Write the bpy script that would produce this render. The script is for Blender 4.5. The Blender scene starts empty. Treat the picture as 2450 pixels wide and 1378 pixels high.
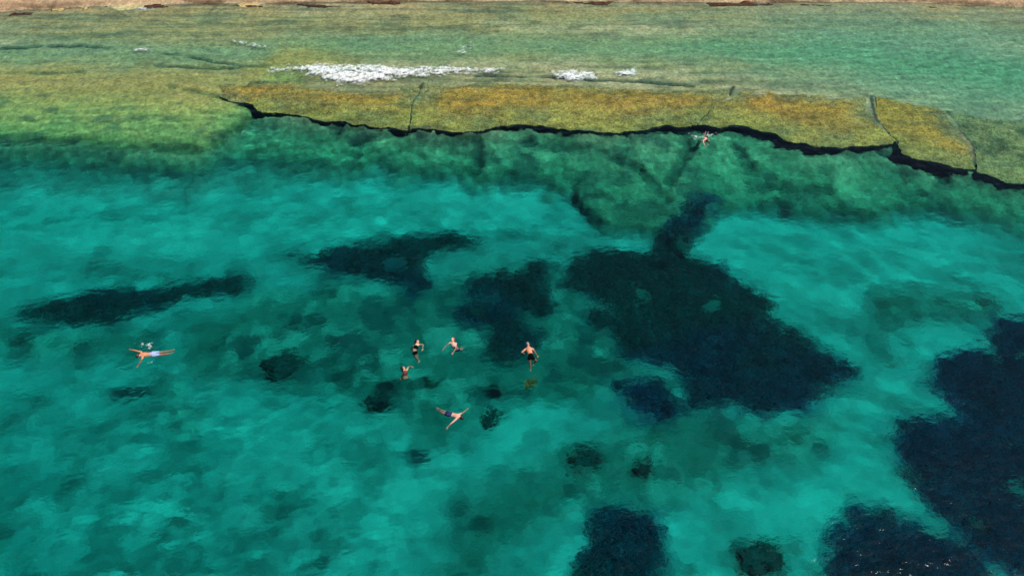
import bpy, bmesh, math, random
import numpy as np
from mathutils import Vector, Matrix
from mathutils.geometry import delaunay_2d_cdt
sc = bpy.context.scene
R = math.radians
# ------------------------------------------------------------------ camera
cd = bpy.data.cameras.new('camera'); cam = bpy.data.objects.new('camera', cd)
sc.collection.objects.link(cam); sc.camera = cam
cam.location = (0, 0, 30); cam.rotation_euler = (R(45), 0, 0)
cd.sensor_width = 36; cd.lens = 36*1886/2450; cd.clip_end = 3000
# ------------------------------------------------------------------ sky and sun
SUN_EL, SUN_AZ = 62, 82          # azimuth from +Y towards +X
wd = bpy.data.worlds.new('World'); sc.world = wd; wd.use_nodes = True
nt = wd.node_tree; sky = nt.nodes.new('ShaderNodeTexSky'); sky.sky_type = 'NISHITA'
sky.sun_disc = False; sky.sun_elevation = R(SUN_EL); sky.sun_rotation = R(SUN_AZ)
nt.links.new(sky.outputs[0], nt.nodes['Background'].inputs[0]); nt.nodes['Background'].inputs[1].default_value = 0.06
sl = bpy.data.lights.new('sun', 'SUN'); sl.energy = 5.0; sl.angle = R(7.0); sl.color = (1, .965, .9)
so = bpy.data.objects.new('sun', sl); sc.collection.objects.link(so)
sdir = Vector((math.cos(R(SUN_EL))*math.sin(R(SUN_AZ)), math.cos(R(SUN_EL))*math.cos(R(SUN_AZ)), math.sin(R(SUN_EL))))
so.rotation_euler = sdir.to_track_quat('Z', 'Y').to_euler()
sl.cycles.is_caustics_light = True       # sunlight is refracted by the water surface
vs = sc.view_settings; vs.view_transform = 'Standard'; vs.look = 'None'; vs.exposure = 0; vs.gamma = 1
cy = sc.cycles; cy.use_denoising = True; cy.max_bounces = 6; cy.transmission_bounces = 5; cy.use_adaptive_sampling = True; cy.adaptive_threshold = .02; cy.adaptive_min_samples = 12; cy.transparent_max_bounces = 12
cy.diffuse_bounces = 1; cy.glossy_bounces = 2; cy.sample_clamp_indirect = 3.0; cy.sample_clamp_direct = 12.0
# ------------------------------------------------------------------ traced image pixels projected through the camera (metres, x east, y towards the shore)
EDGE_UPPER = [(-48.68,45.1),(-40.09,44.86),(-34.36,44.63),(-28.57,44.15),(-25.62,43.68),(-22.75,43.35),(-20.79,43.26),(-20.12,43.83),(-18.87,45.5),(-17.9,47.66),(-15.24,47.25),(-12.5,46.42),(-11.32,46.21),(-9.26,45.81),(-6.38,45.41),(-3.53,45.16),(-1.56,45.51),(0.14,46.12),(2.14,45.91),(4.96,45.41),(7.19,45.01),(8.92,45.31),(10.7,45.91),(13.57,46.01),(16.1,45.8),(17.66,45.15),(18.54,44.17),(20.05,43.54),(21.4,43.44),(23.03,43.35),(25.26,43.44),(25.45,42.41),(27.13,41.81),(28.66,40.91),(31.96,39.39),(36.07,37.32),(43.13,34.62)]
EDGE_LOWER = [(-49.6,45.44),(-41.03,45.46),(-35.19,45.24),(-30.75,44.86),(-28.15,43.99),(-25.18,43.55),(-20.81,42.95),(-17.4,42.71),(-14.07,42.74),(-11.8,42.48),(-6.23,42.24),(-3.44,41.71),(-0.68,41.28),(1.77,41.01),(3.92,40.5),(4.51,39.15),(5.58,37.54),(8.26,36.07),(10.43,35.32),(12.0,37.12),(13.06,38.71),(14.46,39.1),(17.77,38.59),(21.45,37.75),(24.07,37.8),(26.8,38.17),(29.14,37.55),(31.53,37.13),(35.91,35.73),(42.95,33.11)]
SHORE = [(-58.97,61.18),(-47.24,61.63),(-42.36,62.22),(-39.06,62.6),(-34.05,63.14),(-28.9,63.44),(-21.95,63.68),(-14.95,63.83),(-7.93,63.99),(2.65,64.14),(13.21,63.99),(20.21,63.75),(27.31,63.99),(34.27,63.75),(42.64,62.83),(49.27,62.22),(60.88,61.48)]
SLABS = {'gold_west':(-0.19,0.36,[(-17.77,47.71),(-19.52,48.9),(-21.53,49.79),(-23.14,50.81),(-21.57,51.51),(-19.18,51.74),(-16.07,51.57),(-11.37,50.76),(-8.63,50.7),(-6.52,50.82),(-6.57,49.9),(-7.04,48.52),(-7.04,45.29),(-9.23,45.64),(-11.28,46.05),(-12.45,46.25),(-15.19,47.08)]),'gold_mid':(-0.18,0.36,[(-6.92,45.28),(-6.98,48.41),(-6.5,49.78),(-6.43,50.81),(-2.31,51.98),(2.3,51.74),(7.77,51.15),(13.17,50.69),(15.83,50.35),(15.48,49.45),(13.87,47.81),(12.84,45.83),(10.66,45.73),(8.88,45.13),(7.16,44.84),(4.94,45.23),(2.13,45.74),(0.14,45.94),(-1.56,45.33),(-3.52,44.98),(-6.35,45.23)]),'gold_east':(-0.19,0.36,[(12.93,45.84),(13.92,47.77),(15.52,49.34),(15.97,50.3),(18.85,50.35),(21.8,50.12),(23.19,49.73),(25.26,49.28),(25.0,48.08),(24.61,46.5),(25.19,44.98),(25.5,43.76),(25.21,43.38),(22.94,43.19),(21.32,43.29),(19.97,43.38),(18.48,44.01),(17.59,44.99),(16.04,45.64)]),'olive_east':(-0.28,0.36,[(25.88,49.3),(28.26,48.8),(29.77,48.09),(30.22,47.45),(30.37,46.2),(30.05,44.55),(30.11,43.35),(29.47,40.87),(28.62,40.87),(27.08,41.73),(25.46,42.32),(25.62,43.59),(25.21,46.0),(25.36,47.35)]),'far_east':(-0.5,0.36,[(30.47,47.61),(32.7,47.29),(35.34,46.71),(40.42,45.43),(49.03,43.46),(43.2,34.68),(36.13,37.38),(32.01,39.45),(29.66,40.76),(30.04,41.87),(30.59,43.74),(30.35,44.86),(30.59,46.52)])}
CRACKS = [[(-20.11,43.78),(-19.51,44.65),(-18.87,45.5),(-17.9,47.66),(-19.76,49.07),(-21.75,49.84),(-25.1,50.97)],[(-39.77,56.43),(-36.64,56.7),(-33.79,56.9),(-29.97,56.25),(-27.24,55.8),(-25.21,55.48),(-22.71,54.53),(-20.02,53.91),(-18.43,53.85)],[(-2.63,52.28),(2.32,52.16),(7.82,51.57),(13.24,50.99)],[(-37.96,52.48),(-34.3,52.61),(-31.95,52.97)],[(-28.25,54.02),(-25.32,53.72),(-22.1,53.41),(-19.69,53.85)]]
LOW_CRACKS = [[(1.14,44.75),(2.97,44.46),(4.91,43.88),(6.27,43.32),(7.58,42.49),(9.03,40.88),(9.87,39.17)],[(11.9,45.51),(11.5,44.06),(11.18,42.66),(10.24,40.88)],[(15.2,45.25),(15.28,43.57),(15.62,41.74)],[(24.67,43.42),(26.7,42.12),(27.82,40.78)],[(-2.41,44.55),(-2.08,42.91),(-2.61,42.22)],[(-10.96,47.02),(-12.26,46.0),(-10.52,43.82)],[(15.49,40.85),(18.07,40.41),(20.41,40.18)]]
SLAB_CRACKS = [[(-6.51,51.16),(-7.12,48.8),(-7.03,45.62)],[(16.06,50.69),(15.61,49.79),(14.01,48.2),(12.96,46.17)],[(25.73,49.6),(25.37,48.13),(25.07,46.55),(25.71,43.82)],[(30.49,47.69),(30.68,46.54),(30.34,44.78),(30.5,43.67),(29.77,40.91)]]
LEFT_EDGE = [[(-35.7,44.8),(-31.72,44.72),(-28.8,44.44),(-25.84,44.02),(-22.97,43.74),(-21.0,43.65),(-20.32,44.23),(-19.07,45.96),(-17.96,48.03)]]
MEADOWS = {'west':(-4.0,[(-27.68,30.53),(-26.17,31.46),(-23.95,31.88),(-21.2,32.25),(-19.37,32.61),(-17.84,33.25),(-16.4,33.4),(-15.54,32.86),(-16.09,32.11),(-17.96,31.89),(-19.74,31.41),(-21.18,30.75),(-22.22,29.66),(-24.27,29.57),(-25.95,29.74)]),'centre':(-3.9,[(-13.31,35.29),(-10.86,35.83),(-7.09,36.45),(-3.75,36.69),(-1.94,36.62),(-3.2,35.87),(-4.96,35.42),(-5.38,34.4),(-4.81,33.42),(-4.39,32.57),(-5.45,32.2),(-6.72,32.8),(-8.48,33.2),(-10.28,33.67),(-12.1,34.22)]),'middle':(-4.1,[(-2.71,33.28),(-1.12,33.7),(0.37,33.91),(1.64,34.61),(2.38,34.26),(1.84,32.8),(2.08,31.21),(1.54,30.51),(0.24,30.76),(0.58,29.63),(1.78,29.02),(1.07,28.07),(0.11,27.2),(-1.47,27.49),(-1.7,27.95),(-0.8,28.66),(-1.05,29.57),(-2.94,30.19),(-2.73,30.82),(-1.07,31.05),(-0.84,31.8),(-2.3,32.13)]),'great':(-4.3,[(2.77,32.59),(3.93,35.03),(7.02,35.53),(9.58,35.58),(11.02,34.99),(12.42,34.33),(13.81,32.59),(14.97,31.25),(14.39,30.24),(15.62,29.05),(16.83,27.56),(18.06,26.41),(15.58,24.55),(12.81,23.62),(11.4,24.01),(9.21,24.28),(9.1,25.66),(7.55,27.29),(6.2,27.3),(5.45,29.07),(4.08,29.37),(4.11,30.68),(5.38,31.0),(4.24,31.92)]),'little':(-4.4,[(5.12,25.68),(6.94,25.86),(8.15,25.05),(8.54,24.44),(7.95,23.57),(6.7,23.76),(5.4,24.61)]),'east':(-4.5,[(42.71,31.91),(28.86,30.27),(27.31,29.92),(26.29,29.02),(26.08,27.54),(24.99,27.61),(23.19,27.01),(21.82,25.69),(22.67,24.3),(22.48,23.38),(20.83,23.55),(19.49,23.32),(19.03,22.58),(19.16,20.01),(19.69,18.27),(20.91,16.6),(22.16,15.29),(23.42,13.83),(30.53,13.08)]),'south_east':(-4.7,[(13.51,13.79),(14.58,16.96),(16.0,18.17),(17.44,18.24),(19.31,17.12),(20.64,16.47),(20.84,14.99),(20.66,13.74)]),'south':(-4.7,[(2.57,13.84),(2.93,15.51),(3.22,17.22),(3.99,18.67),(5.38,18.92),(6.47,18.24),(6.68,16.61),(6.23,15.5),(5.93,13.83)]),'upper_tail':(-3.7,[(7.46,35.2),(9.12,36.34),(10.4,38.08),(11.35,39.07),(12.78,39.68),(12.24,38.06),(11.14,36.14),(10.71,34.96)])}
MEDIUM = [[(-18.47,29.32),(-14.23,32.25),(-10.47,33.09),(-5.5,32.51),(-2.64,34.39),(2.89,34.39),(5.4,28.53),(9.28,25.39),(6.01,25.41),(3.76,24.49),(-0.54,24.76),(-2.0,23.34),(-3.4,22.06),(-4.68,22.55),(-6.29,23.96),(-10.17,25.52),(-13.19,25.36),(-15.5,25.88),(-17.09,25.32)],[(-3.31,14.6),(-2.62,18.72),(-0.89,20.03),(1.52,20.94),(4.64,22.11),(7.09,23.58),(10.12,23.94),(15.91,23.39),(14.97,21.1),(11.5,20.44),(8.3,19.13),(6.44,18.29),(3.77,18.51),(2.02,18.3),(-0.47,16.88),(-0.8,14.61)],[(20.75,32.17),(23.75,32.46),(28.13,31.4),(28.04,30.12),(25.14,29.85),(23.19,28.96),(20.31,29.3),(19.35,29.93)],[(-28.32,29.18),(-21.56,29.59),(-18.35,28.12),(-19.91,26.67),(-25.2,27.16),(-27.53,27.41)],[(-18.04,25.58),(-16.63,26.01),(-15.45,24.03),(-15.74,22.04),(-17.33,23.25)]]
BRIGHT = [[(-35.68,45.62),(-28.54,44.32),(-21.05,43.05),(-12.0,42.93),(-3.49,42.09),(3.72,41.0),(2.81,38.93),(-3.28,37.35),(-8.47,36.94),(-13.52,36.14),(-17.02,35.73),(-23.12,34.2),(-30.2,33.39)],[(12.43,37.29),(15.0,39.67),(23.07,37.95),(31.83,37.02),(29.6,32.03),(21.44,32.83),(16.93,29.65),(19.74,27.52),(21.19,25.28),(18.45,23.49),(18.66,19.27),(14.75,17.83),(10.17,18.7),(15.27,21.1),(16.36,23.51),(18.5,26.4),(15.05,31.58),(12.04,35.05)],[(-12.37,23.55),(-6.91,23.83),(-4.02,22.11),(-3.28,20.03),(-4.21,16.87),(-11.37,18.9),(-16.68,21.09)],[(-0.53,24.11),(2.45,23.98),(4.06,22.6),(2.57,21.87),(-0.92,21.64)]]
FOAM = {'main':[(-18.64,53.27),(-16.46,53.64),(-15.28,54.01),(-10.23,53.95),(-7.05,53.57),(-3.92,53.57),(-0.34,53.33),(-0.59,52.54),(-3.85,52.24),(-6.9,51.76),(-8.71,51.47),(-9.89,51.18),(-11.32,50.54),(-12.89,50.89),(-14.24,51.7),(-15.6,52.42),(-18.41,52.54)],'second':[(1.77,52.84),(3.59,53.21),(5.83,53.14),(6.8,52.48),(6.32,51.41),(4.71,51.0),(3.21,51.59)],'third':[(7.14,52.78),(7.95,53.14),(9.51,53.21),(9.63,52.06),(7.81,51.7)],'fleck_left':[(-22.38,57.79),(-20.54,57.65),(-18.6,56.58),(-18.15,55.66),(-20.16,56.05),(-21.91,56.58)],'fleck_mid':[(-4.71,55.4),(-4.55,56.71),(-3.77,57.38),(-2.2,57.52),(-2.74,56.05),(-3.65,54.76)],'fleck_far_left':[(-29.68,56.05),(-28.77,56.71),(-27.49,56.58),(-27.54,55.4),(-28.93,55.28)],'shore_bit':[(-31.46,63.14),(-30.0,63.14),(-29.82,62.6),(-30.85,62.45)],'fleck_right':[(13.9,53.7),(15.25,53.88),(14.81,53.14)],'lone':[(-21.13,54.76),(-19.89,54.89),(-19.43,54.26),(-20.63,54.01)]}
SPLASHES = {'left':[(-19.01,26.16),(-18.62,26.44),(-18.09,26.16),(-17.8,25.66),(-18.16,25.5),(-18.44,25.88),(-18.79,25.69)],'left_low':[(-18.13,24.96),(-17.24,25.07),(-17.18,24.75),(-17.94,24.69)],'far':[(11.85,44.01),(11.93,44.5),(12.71,44.5),(13.44,44.69),(13.67,44.4),(13.18,44.01),(12.64,44.11),(12.15,43.82)]}
WRACK = [[(-42.01,61.62),(-40.9,62.21),(-39.52,62.21),(-39.53,61.91),(-41.26,61.47)],[(-36.43,63.13),(-34.36,63.2),(-32.98,63.43),(-32.77,63.13),(-34.6,62.9)],[(-30.9,63.28),(-29.65,63.74),(-28.5,63.43),(-28.71,62.97),(-30.43,62.9)],[(-18.41,63.67),(-16.3,63.67),(-13.78,63.2),(-16.21,63.13)],[(-12.15,64.06),(-9.35,64.21),(-9.28,63.59),(-11.74,63.59)],[(3.7,64.21),(8.64,64.21),(7.88,63.51),(4.74,63.74)],[(16.34,63.9),(19.54,64.06),(22.3,63.82),(21.49,63.36),(18.32,63.2),(16.59,63.28)],[(23.73,63.9),(27.15,63.59),(27.39,63.2),(24.33,63.51)],[(-23.26,63.43),(-21.53,63.51),(-20.41,63.2),(-22.47,63.05)],[(34.04,63.28),(38.11,62.97),(40.69,62.52),(38.3,62.59)]]
ROCKS = [((-12.18,26.86),1.08,0.91,-4.3,'d'),((-6.79,24.5),0.68,0.62,-4.5,'d'),((-1.12,23.54),0.4,0.55,-4.5,'d'),((10.93,16.05),1.06,0.77,-4.8,'d'),((3.37,21.25),1.0,0.67,-4.6,'d'),((6.4,20.64),0.52,0.41,-4.7,'d'),((-1.78,30.79),0.9,0.68,-4.2,'d')]
CLUMP = [(0.68,24.1)]
px_bald = (-7.01,34.4)
SWIMMERS = {'float':{'head':(-18.48,25.2,0.1),'neck':(-18.38,25.28,0.07),'chest':(-18.25,25.31,0.06),'waist':(-18.06,25.33,0.05),'pelvis':(-17.87,25.36,0.04),'shr':(-18.45,25.47,0.07),'elr':(-18.76,25.57,0.06),'har':(-19.01,25.66,0.03),'fgr':(-19.13,25.7,0.02),'shl':(-18.27,25.12,0.05),'ell':(-18.31,24.9,-0.05),'hal':(-18.39,24.72,-0.14),'fgl':(-18.42,24.6,-0.18),'hir':(-17.86,25.44,0.03),'knr':(-17.41,25.54,0.0),'anr':(-17.05,25.64,-0.02),'tor':(-16.94,25.72,-0.055),'hil':(-17.8,25.28,0.03),'knl':(-17.36,25.38,0.0),'anl':(-16.99,25.47,-0.02),'tol':(-16.93,25.58,-0.095)},'north_west':{'head':(-4.77,26.1,0.16),'neck':(-4.78,25.96,0.06),'chest':(-4.82,25.83,0.02),'waist':(-4.87,25.68,-0.04),'pelvis':(-4.85,25.55,-0.1),'shr':(-4.67,25.99,0.04),'elr':(-4.48,26.06,-0.09),'har':(-4.48,25.84,-0.12),'fgr':(-4.5,25.62,-0.03),'shl':(-4.94,25.88,0.02),'ell':(-5.05,25.85,-0.195),'hal':(-5.0,25.76,-0.38),'fgl':(-4.92,25.58,-0.245),'hir':(-4.8,25.55,-0.12),'knr':(-4.74,25.46,-0.475),'anr':(-4.66,25.4,-0.815),'tor':(-4.59,25.15,-0.58),'hil':(-4.89,25.52,-0.12),'knl':(-4.78,25.39,-0.45),'anl':(-4.71,25.33,-0.79),'tol':(-4.66,25.12,-0.6)},'north':{'head':(-2.98,26.26,0.16),'neck':(-2.98,26.1,0.07),'chest':(-2.93,25.94,0.0),'waist':(-2.84,25.87,-0.12),'pelvis':(-2.75,25.83,-0.26),'shr':(-3.12,26.09,0.06),'elr':(-3.3,25.98,-0.055),'har':(-3.42,25.82,-0.12),'fgr':(-3.48,25.67,-0.065),'shl':(-2.82,26.06,0.05),'ell':(-2.82,25.73,0.02),'hal':(-2.92,25.5,-0.01),'fgl':(-2.98,25.38,-0.03),'hir':(-2.78,25.8,-0.3),'knr':(-2.66,26.05,-0.55),'anr':(-2.58,26.33,-0.8),'tor':(-2.52,26.43,-0.88),'hil':(-2.7,25.83,-0.3),'knl':(-2.6,26.0,-0.615),'anl':(-2.49,26.24,-0.845),'tol':(-2.43,26.33,-0.94)},'south_west':{'head':(-5.3,24.35,0.17),'neck':(-5.22,24.27,0.07),'chest':(-5.19,24.18,0.02),'waist':(-5.18,24.1,-0.06),'pelvis':(-5.2,24.03,-0.18),'shr':(-5.12,24.35,0.06),'elr':(-5.09,24.58,-0.005),'har':(-4.95,24.68,-0.13),'fgr':(-4.85,24.6,-0.095),'shl':(-5.28,24.12,0.0),'ell':(-5.36,24.08,-0.225),'hal':(-5.41,24.07,-0.43),'fgl':(-5.43,23.92,-0.285),'hir':(-5.14,24.03,-0.22),'knr':(-5.11,24.31,-0.6),'anr':(-5.08,24.48,-0.98),'tor':(-5.06,24.6,-1.05),'hil':(-5.26,24.01,-0.22),'knl':(-5.23,24.26,-0.62),'anl':(-5.22,24.41,-1.0),'tol':(-5.2,24.53,-1.07)},'trunks':{'head':(0.8,25.88,0.12),'neck':(0.83,25.76,0.08),'chest':(0.85,25.61,0.08),'waist':(0.9,25.4,0.06),'pelvis':(0.93,25.23,0.08),'shr':(1.04,25.68,0.06),'elr':(1.16,25.53,-0.085),'har':(1.26,25.42,-0.235),'fgr':(1.29,25.3,-0.19),'shl':(0.67,25.66,0.06),'ell':(0.49,25.48,0.04),'hal':(0.61,25.49,-0.135),'fgl':(0.7,25.52,-0.17),'hir':(1.02,25.13,0.0),'knr':(1.22,25.16,-0.31),'anr':(1.08,25.1,-0.63),'tor':(1.03,24.84,-0.5),'hil':(0.86,25.13,0.02),'knl':(0.89,24.93,-0.29),'anl':(0.92,24.74,-0.585),'tol':(0.94,24.39,-0.335)},'south':{'head':(-2.36,21.47,0.12),'neck':(-2.44,21.54,0.08),'chest':(-2.53,21.6,0.07),'waist':(-2.7,21.68,0.04),'pelvis':(-2.86,21.74,0.02),'shr':(-2.45,21.71,0.06),'elr':(-2.3,21.86,-0.055),'har':(-2.16,22.03,-0.095),'fgr':(-2.06,22.08,-0.03),'shl':(-2.58,21.44,0.06),'ell':(-2.79,21.22,0.03),'hal':(-2.94,21.06,-0.01),'fgl':(-2.99,20.92,-0.04),'hir':(-2.9,21.81,0.0),'knr':(-3.2,22.0,-0.105),'anr':(-3.44,22.19,-0.275),'tor':(-3.54,22.29,-0.305),'hil':(-2.95,21.71,0.0),'knl':(-3.25,21.9,-0.125),'anl':(-3.44,22.12,-0.325),'tol':(-3.54,22.22,-0.355)},'far':{'head':(12.85,43.62,0.14),'neck':(12.82,43.74,0.08),'chest':(12.83,43.84,0.06),'waist':(12.85,44.03,0.02),'pelvis':(12.89,44.24,-0.05),'shr':(12.62,43.72,0.08),'elr':(12.61,43.43,0.1),'har':(12.66,43.22,0.02),'fgr':(12.69,43.11,-0.04),'shl':(13.01,43.77,0.05),'ell':(13.08,43.74,-0.18),'hal':(13.03,43.73,-0.385),'fgl':(12.97,43.56,-0.355),'hir':(12.84,44.27,-0.08),'knr':(12.94,44.72,-0.25),'anr':(13.08,45.04,-0.315),'tor':(13.14,45.19,-0.315),'hil':(12.97,44.27,-0.08),'knl':(13.09,44.66,-0.18),'anl':(13.21,44.98,-0.27),'tol':(13.27,45.11,-0.275)}}
# ------------------------------------------------------------------ helpers
def link(o, parent=None):
    sc.collection.objects.link(o); o.parent = parent; return o
def tag(o, label=None, cat=None, group=None, kind=None):
    if label: o['label'] = label
    if cat: o['category'] = cat
    if group: o['group'] = group
    if kind: o['kind'] = kind
    return o
def mesh_np(name, v, f, mats=(), smooth=True, parent=None, attrs=None):
    me = bpy.data.meshes.new(name); f = np.asarray(f, np.int32); n = f.shape[1]
    me.vertices.add(len(v)); me.vertices.foreach_set('co', np.asarray(v, np.float32).ravel())
    me.loops.add(f.size); me.loops.foreach_set('vertex_index', f.ravel())
    me.polygons.add(len(f)); me.polygons.foreach_set('loop_start', np.arange(0, f.size, n, dtype=np.int32))
    me.polygons.foreach_set('use_smooth', np.full(len(f), smooth))
    for an, a in (attrs or {}).items():
        a = np.asarray(a, np.float32)
        if a.ndim == 2:
            at = me.attributes.new(an, 'FLOAT_COLOR', 'POINT')
            at.data.foreach_set('color', np.concatenate([a, np.ones((len(a), 1), np.float32)], 1).ravel())
        else:
            me.attributes.new(an, 'FLOAT', 'POINT').data.foreach_set('value', a)
    me.update(calc_edges=True); me.validate()
    for m in mats: me.materials.append(m)
    o = bpy.data.objects.new(name, me); o.cycles.is_caustics_receiver = True
    return link(o, parent)
def grid_faces(ny, nx):
    i = np.arange(nx*ny).reshape(ny, nx)
    return np.stack([i[:-1, :-1], i[:-1, 1:], i[1:, 1:], i[1:, :-1]], -1).reshape(-1, 4)
def vnoise(x, y, seed):
    xi = np.floor(x).astype(np.int64); yi = np.floor(y).astype(np.int64); fx = x-xi; fy = y-yi
    def h(a, b):
        n = (a*374761393+b*668265263+seed*1274126177) & 0xffffffff
        n = ((n ^ (n >> 13))*1274126177) & 0xffffffff
        n = ((n ^ (n >> 16))*2246822519) & 0xffffffff
        return ((n ^ (n >> 15)) & 0xffff)/65535.0
    ux = fx*fx*fx*(fx*(fx*6-15)+10); uy = fy*fy*fy*(fy*(fy*6-15)+10)
    a = h(xi, yi)*(1-ux)+h(xi+1, yi)*ux; b = h(xi, yi+1)*(1-ux)+h(xi+1, yi+1)*ux
    return (a*(1-uy)+b*uy)*2-1
def fbm(x, y, seed, oct=4, gain=.5):
    s = 0; a = 1; t = 0
    c, d = math.cos(.6), math.sin(.6)
    for i in range(oct):
        s = s+a*vnoise(x+seed*3.7, y-seed*1.9, seed+i*17); t += a; a *= gain
        x, y = (x*c-y*d)*2.03, (x*d+y*c)*2.03
    return s/t
def worley(x, y, seed):
    xi = np.floor(x).astype(np.int64); yi = np.floor(y).astype(np.int64); d1 = np.full(x.shape, 9.); cid = np.zeros(x.shape)
    for i in (-1, 0, 1):
        for j in (-1, 0, 1):
            a, b = xi+i, yi+j
            r = np.sin(a*127.1+b*311.7+seed*7.3)*43758.5453; r = r-np.floor(r)
            q = np.sin(a*269.5+b*183.3+seed*3.1)*43758.5453; q = q-np.floor(q)
            d = np.hypot(a+r-x, b+q-y); m = d < d1
            d1 = np.where(m, d, d1); cid = np.where(m, r, cid)
    return d1, cid
def seg_dist(x, y, pts, closed):
    d = np.full(x.shape, 1e9); n = len(pts)
    for k in range(n if closed else n-1):
        ax, ay = pts[k]; bx, by = pts[(k+1) % n]; ex, ey = bx-ax, by-ay
        t = np.clip(((x-ax)*ex+(y-ay)*ey)/(ex*ex+ey*ey+1e-9), 0, 1)
        d = np.minimum(d, (x-ax-t*ex)**2+(y-ay-t*ey)**2)
    return np.sqrt(d)
def inside(x, y, pts):
    c = np.zeros(x.shape, bool); n = len(pts)
    for k in range(n):
        ax, ay = pts[k]; bx, by = pts[k-1]
        if ay == by: continue
        c ^= ((ay > y) != (by > y)) & (x < (bx-ax)*(y-ay)/(by-ay)+ax)
    return c
def sdf(x, y, pts):      # positive inside
    out = np.full(x.shape, -99.)
    xs = [p[0] for p in pts]; ys = [p[1] for p in pts]
    m = (x > min(xs)-4) & (x < max(xs)+4) & (y > min(ys)-4) & (y < max(ys)+4)
    if m.any():
        d = seg_dist(x[m], y[m], pts, True); out[m] = np.where(inside(x[m], y[m], pts), d, -d)
    return out
def line_y(x, pts): return np.interp(x, [p[0] for p in pts], [p[1] for p in pts])
def ss(a, b, v):
    t = np.clip((v-a)/(b-a), 0, 1); return t*t*(3-2*t)
def mix(a, b, t): return a+(b-a)*(t[..., None] if np.ndim(a) > np.ndim(t) or np.ndim(b) > np.ndim(t) else t)
def C3(*c): return np.array(c, np.float64)
# ------------------------------------------------------------------ materials
def mat(name):
    m = bpy.data.materials.new(name); m.use_nodes = True
    return m, m.node_tree, m.node_tree.nodes['Principled BSDF']
def nd(nt, t, **k):
    n = nt.nodes.new(t)
    for a, v in k.items():
        if a in n.inputs: n.inputs[a].default_value = v
        else: setattr(n, a, v)
    return n
def ramp_mul(nt, col_socket, scale, lo, hi, stretch=(1, 1, 1), detail=6, rough=.6):
    """multiply a colour by procedural mottling"""
    g = nd(nt, 'ShaderNodeNewGeometry'); mp = nd(nt, 'ShaderNodeMapping'); mp.inputs['Scale'].default_value = stretch
    nt.links.new(g.outputs['Position'], mp.inputs[0])
    no = nd(nt, 'ShaderNodeTexNoise', Scale=scale, Detail=detail, Roughness=rough); nt.links.new(mp.outputs[0], no.inputs['Vector'])
    mr = nd(nt, 'ShaderNodeMapRange'); mr.inputs[1].default_value = .3; mr.inputs[2].default_value = .7; mr.inputs[3].default_value = lo; mr.inputs[4].default_value = hi
    nt.links.new(no.outputs[0], mr.inputs[0])
    vm = nd(nt, 'ShaderNodeVectorMath', operation='SCALE'); nt.links.new(col_socket, vm.inputs[0]); nt.links.new(mr.outputs[0], vm.inputs['Scale'])
    return vm.outputs[0], no
def bed_material(name, bump=.5, attr=True, colour=None, lo=.55, hi=1.45, sc1=5., sc2=1.3, lo2=.8, hi2=1.2, calm=None):
    m, nt, b = mat(name); b.inputs['Roughness'].default_value = .95; b.inputs['Specular IOR Level'].default_value = .1
    if attr:
        a = nd(nt, 'ShaderNodeAttribute', attribute_name='albedo'); s0 = a.outputs['Color']
    else:
        a = nd(nt, 'ShaderNodeRGB'); a.outputs[0].default_value = (*colour, 1); s0 = a.outputs[0]
    s, n1 = ramp_mul(nt, s0, sc1, lo, hi)
    s, n2 = ramp_mul(nt, s, sc2, lo2, hi2)
    bp = nd(nt, 'ShaderNodeBump', Strength=bump, Distance=.12); nt.links.new(n1.outputs[0], bp.inputs['Height']); nt.links.new(bp.outputs[0], b.inputs['Normal'])
    if calm:                                          # 'rocky' attribute: 0 fine sand, 1 rough weedy rock
        f = nd(nt, 'ShaderNodeAttribute', attribute_name='rocky')
        q, _n = ramp_mul(nt, s0, 1.6, .88, 1.12, detail=4); q, _n = ramp_mul(nt, q, 7., .93, 1.07, detail=2)
        mx = nd(nt, 'ShaderNodeMix', data_type='RGBA'); nt.links.new(f.outputs['Fac'], mx.inputs[0]); nt.links.new(q, mx.inputs[6]); nt.links.new(s, mx.inputs[7]); s = mx.outputs[2]
        ma = nd(nt, 'ShaderNodeMath', operation='MULTIPLY_ADD'); ma.inputs[1].default_value = bump*.8; ma.inputs[2].default_value = bump*.2
        nt.links.new(f.outputs['Fac'], ma.inputs[0]); nt.links.new(ma.outputs[0], bp.inputs['Strength'])
    nt.links.new(s, b.inputs['Base Color'])
    return m
M_bed = bed_material('seabed_sand_and_rock', lo=.62, hi=1.4, sc1=4.5, sc2=1.7, lo2=.7, hi2=1.3, calm=True)
M_slab = bed_material('weedy_reef_rock', bump=.8, lo=.42, hi=1.6, sc1=7.5, sc2=2.6, lo2=.6, hi2=1.4)
M_dark = bed_material('dark_weedy_rock', attr=False, colour=(.035, .075, .066), bump=.8)
M_mid = bed_material('green_weedy_rock', attr=False, colour=(.17, .21, .15), bump=.8)
def simple(name, col, rough=.6, spec=.5, sss=0, scale=12, lo=.85, hi=1.15, bump=0):
    m, nt, b = mat(name); b.inputs['Roughness'].default_value = rough; b.inputs['Specular IOR Level'].default_value = spec
    a = nd(nt, 'ShaderNodeRGB'); a.outputs[0].default_value = (*col, 1)
    s, n = ramp_mul(nt, a.outputs[0], scale, lo, hi); nt.links.new(s, b.inputs['Base Color'])
    if bump:
        bp = nd(nt, 'ShaderNodeBump', Strength=bump, Distance=.03); nt.links.new(n.outputs[0], bp.inputs['Height']); nt.links.new(bp.outputs[0], b.inputs['Normal'])
    return m
M_foam, ntf, bf = mat('lacy_white_foam'); bf.inputs['Roughness'].default_value = .8; bf.inputs['Base Color'].default_value = (.68, .70, .70, 1)
fg_ = nd(ntf, 'ShaderNodeNewGeometry'); fa = nd(ntf, 'ShaderNodeAttribute', attribute_name='dens')
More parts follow.
